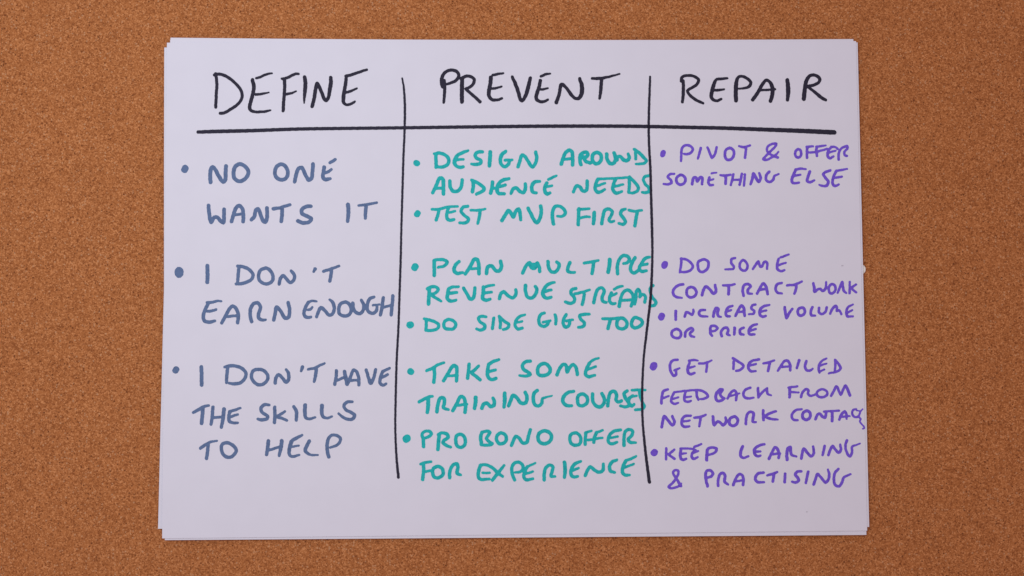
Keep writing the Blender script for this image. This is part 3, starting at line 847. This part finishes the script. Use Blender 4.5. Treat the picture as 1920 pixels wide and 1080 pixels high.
word('FEEDBACK', 'purple', [(S1, 13, ['315,390,12 262,412,14 247,470,14 240,548,14', '255,490,13 325,465,9', '385,422,12 357,480 352,528 385,553 430,543,10', '365,500,11 430,480,10', '390,423,10 500,408,11 620,398,11', '512,422 497,480 507,523 540,530 575,520,10', '505,482,11 575,470,9',
    '637,415,14 640,470,13 657,508,12', '625,398,12 690,405 750,440 765,468 730,493 680,500,10', '902,390,15 862,430,16 852,488,15 872,520,14 920,515,14 950,492,13', '908,392,14 930,392,14 902,440,15 912,470,13 950,493,12',
    '985,493,12 1020,430 1062,402 1087,440,14 1080,512,13', '1000,470,11 1120,435,9', '1240,372 1187,395 1162,440 1180,480,14 1225,492 1280,483,9', '1327,378,14 1332,480,13', '1335,473,12 1375,425,13 1430,378,12', '1428,388,13 1435,440,12 1475,457,9'])])
word('FROM', 'purple', [(S2, 13, ['965,372,15 965,430,15 962,478,14', '950,370,12 1050,357,11', '970,420,12 1065,425,9', '1090,478 1110,422 1150,387 1175,400 1170,440 1195,463,12 1262,445,11', '1330,390,12 1280,410,12 1267,440,13 1290,473,13 1340,478,13 1385,450,13 1383,415,12 1330,389,12',
    '1430,462 1460,410 1490,357 1515,400 1538,450 1562,400 1592,347 1615,390,15 1642,458,15'])])
word('NETWORK', 'purple', [(S1, 14, ['245,815,15 255,750,15 272,692,14 310,730,15 365,793,15 387,760,15 362,692,13', '570,687,12 505,692 472,730 477,798 510,813 555,805,11', '490,752,12 560,741,10', '610,710,12 680,700,14 740,677,11', '682,705,14 668,805,12',
    '820,695,14 825,750,16 835,792,15 870,752,14 900,762,14 935,793,15 967,760,15 962,705,12', '1055,697,15 1012,720,15 1007,778,15 1040,800,15 1085,785,15 1100,730,15 1072,697,15 1055,696,14', '1190,780 1195,720 1212,662 1250,642 1277,660,15 1272,720,15 1267,753,13 1305,760,10',
    '1387,628 1385,680 1390,736', '1530,637,12 1460,660,14 1412,695,14 1460,720,14 1550,730,10'])])
word('CONTACTS', 'purple', [(S2, 13, ['1100,613,10 1030,627 987,680 1002,728 1055,738,11', '1150,632,15 1112,660,15 1112,713,15 1155,733,15 1193,705,15 1190,650,15 1150,631,15', '1255,726,14 1280,672,14 1305,664,14 1330,695,15 1360,708,15 1375,655,13',
    '1350,640,11 1430,635,11 1520,630,11', '1442,655,15 1442,746,15', '1523,730,13 1548,672,15 1585,640,14 1602,672,13 1605,722,10', '1540,700,12 1640,690,9',
    '1712,612,9 1677,622,11 1667,670,11 1700,703,11 1738,693,11 1760,640,8 1785,613,6', '1720,628,7 1762,632,6 1785,615,5', '1740,700,10 1762,725,10 1752,750,8 1770,778,8 1800,812,8 1802,828,7 1783,835,5'])])
bullet('purple', S3, 160, 172, 38, 42)
word('KEEP', 'purple', [(S3, 13, ['295,122,12 295,185,13 292,248,12', '385,140,12 340,177 322,192 350,215 388,242', '465,132,13 452,190,15 462,243,14 490,253,14 520,240,11', '455,128,12 520,125,11 590,132,11 625,142,11', '465,187,12 520,178,9',
    '612,150,12 587,180,13 582,220,14 602,243,14 647,223,11', '590,177,12 655,155,10', '612,108,13 690,76,10', '750,256,16 752,200,16 762,132,15 810,114,13 862,130,14 850,165,13 800,190,12 760,200,12'])])
word('LEARNING', 'purple', [(S3, 15, ['1155,104,16 1137,150,16 1132,208,15 1160,231,13 1218,213,11']), (S4, 14, ['680,77,13 610,97 567,140,16 572,188,15 600,213 635,205,11', '580,162,13 635,158,11', '730,242,15 765,170 800,112 825,130,15 845,190,15 840,232', '770,190,12 855,182,12',
    '935,250,17 932,190,16 945,122,16 972,112,16 975,160,15 987,198,14 1040,215,10', '1095,236,15 1105,180 1122,128 1160,170,15 1205,215 1235,180 1227,102,12', '1357,98,14 1335,198,13', '1400,198 1420,140 1447,98 1480,140 1515,173 1540,140 1532,82,11',
    '1608,34,14 1592,80,13 1602,160,13 1640,213,14 1665,170,13 1667,105,12 1700,90,10 1755,70,7'])])
word('&', 'purple', [(S3, 13, ['460,548,14 430,500,14 397,445,13 372,402,12 387,373,12 425,373,13 433,405,12 413,450,13 370,510,13 320,558,12 350,573,12 410,560,12 450,543,12 464,520,10'])])
word('PRACTISING', 'purple', [(S3, 14, ['760,550,15 745,490,15 737,420,15 752,377,14 790,370,14 820,405,15 800,440,14 757,455,12', '878,546 880,480 902,412 940,402,15 957,440,15 952,498,15 992,530,11', '1050,536,15 1070,480 1112,417 1145,422 1165,470 1158,536', '1060,500,12 1165,480,11',
    '1390,397,13 1330,407,15 1297,455,15 1317,500,15 1395,505,11', '1430,428,11 1490,412,14 1545,390,11', '1507,415,15 1495,498,14', '1632,410,14 1628,505,14', '1815,382,13 1770,387 1747,420,15 1780,460,15 1785,488,15 1750,508,14 1712,500,12']),
    (S4, 14, ['1172,390,15 1145,512,13', '1235,530,15 1255,470 1277,412 1310,445 1370,508 1402,470 1408,415 1395,362,10', '1510,358,14 1472,400 1462,480 1477,538 1520,550 1555,500,14 1572,452,13 1650,415,10'])])

# ------------------------------------------------------------------ two tiny specks on the paper
ink_mesh('speck', [np.array([(1578.6, 498, 1.3), (1580.6, 498, 1.3)])], 'grey', 1, 0.6, 0.1)
ink_mesh('speck', [np.array([(1512.5, 959.8, 1.3), (1513.8, 959.5, 1.0)])], 'grey', 1, 0.6, 0.1)
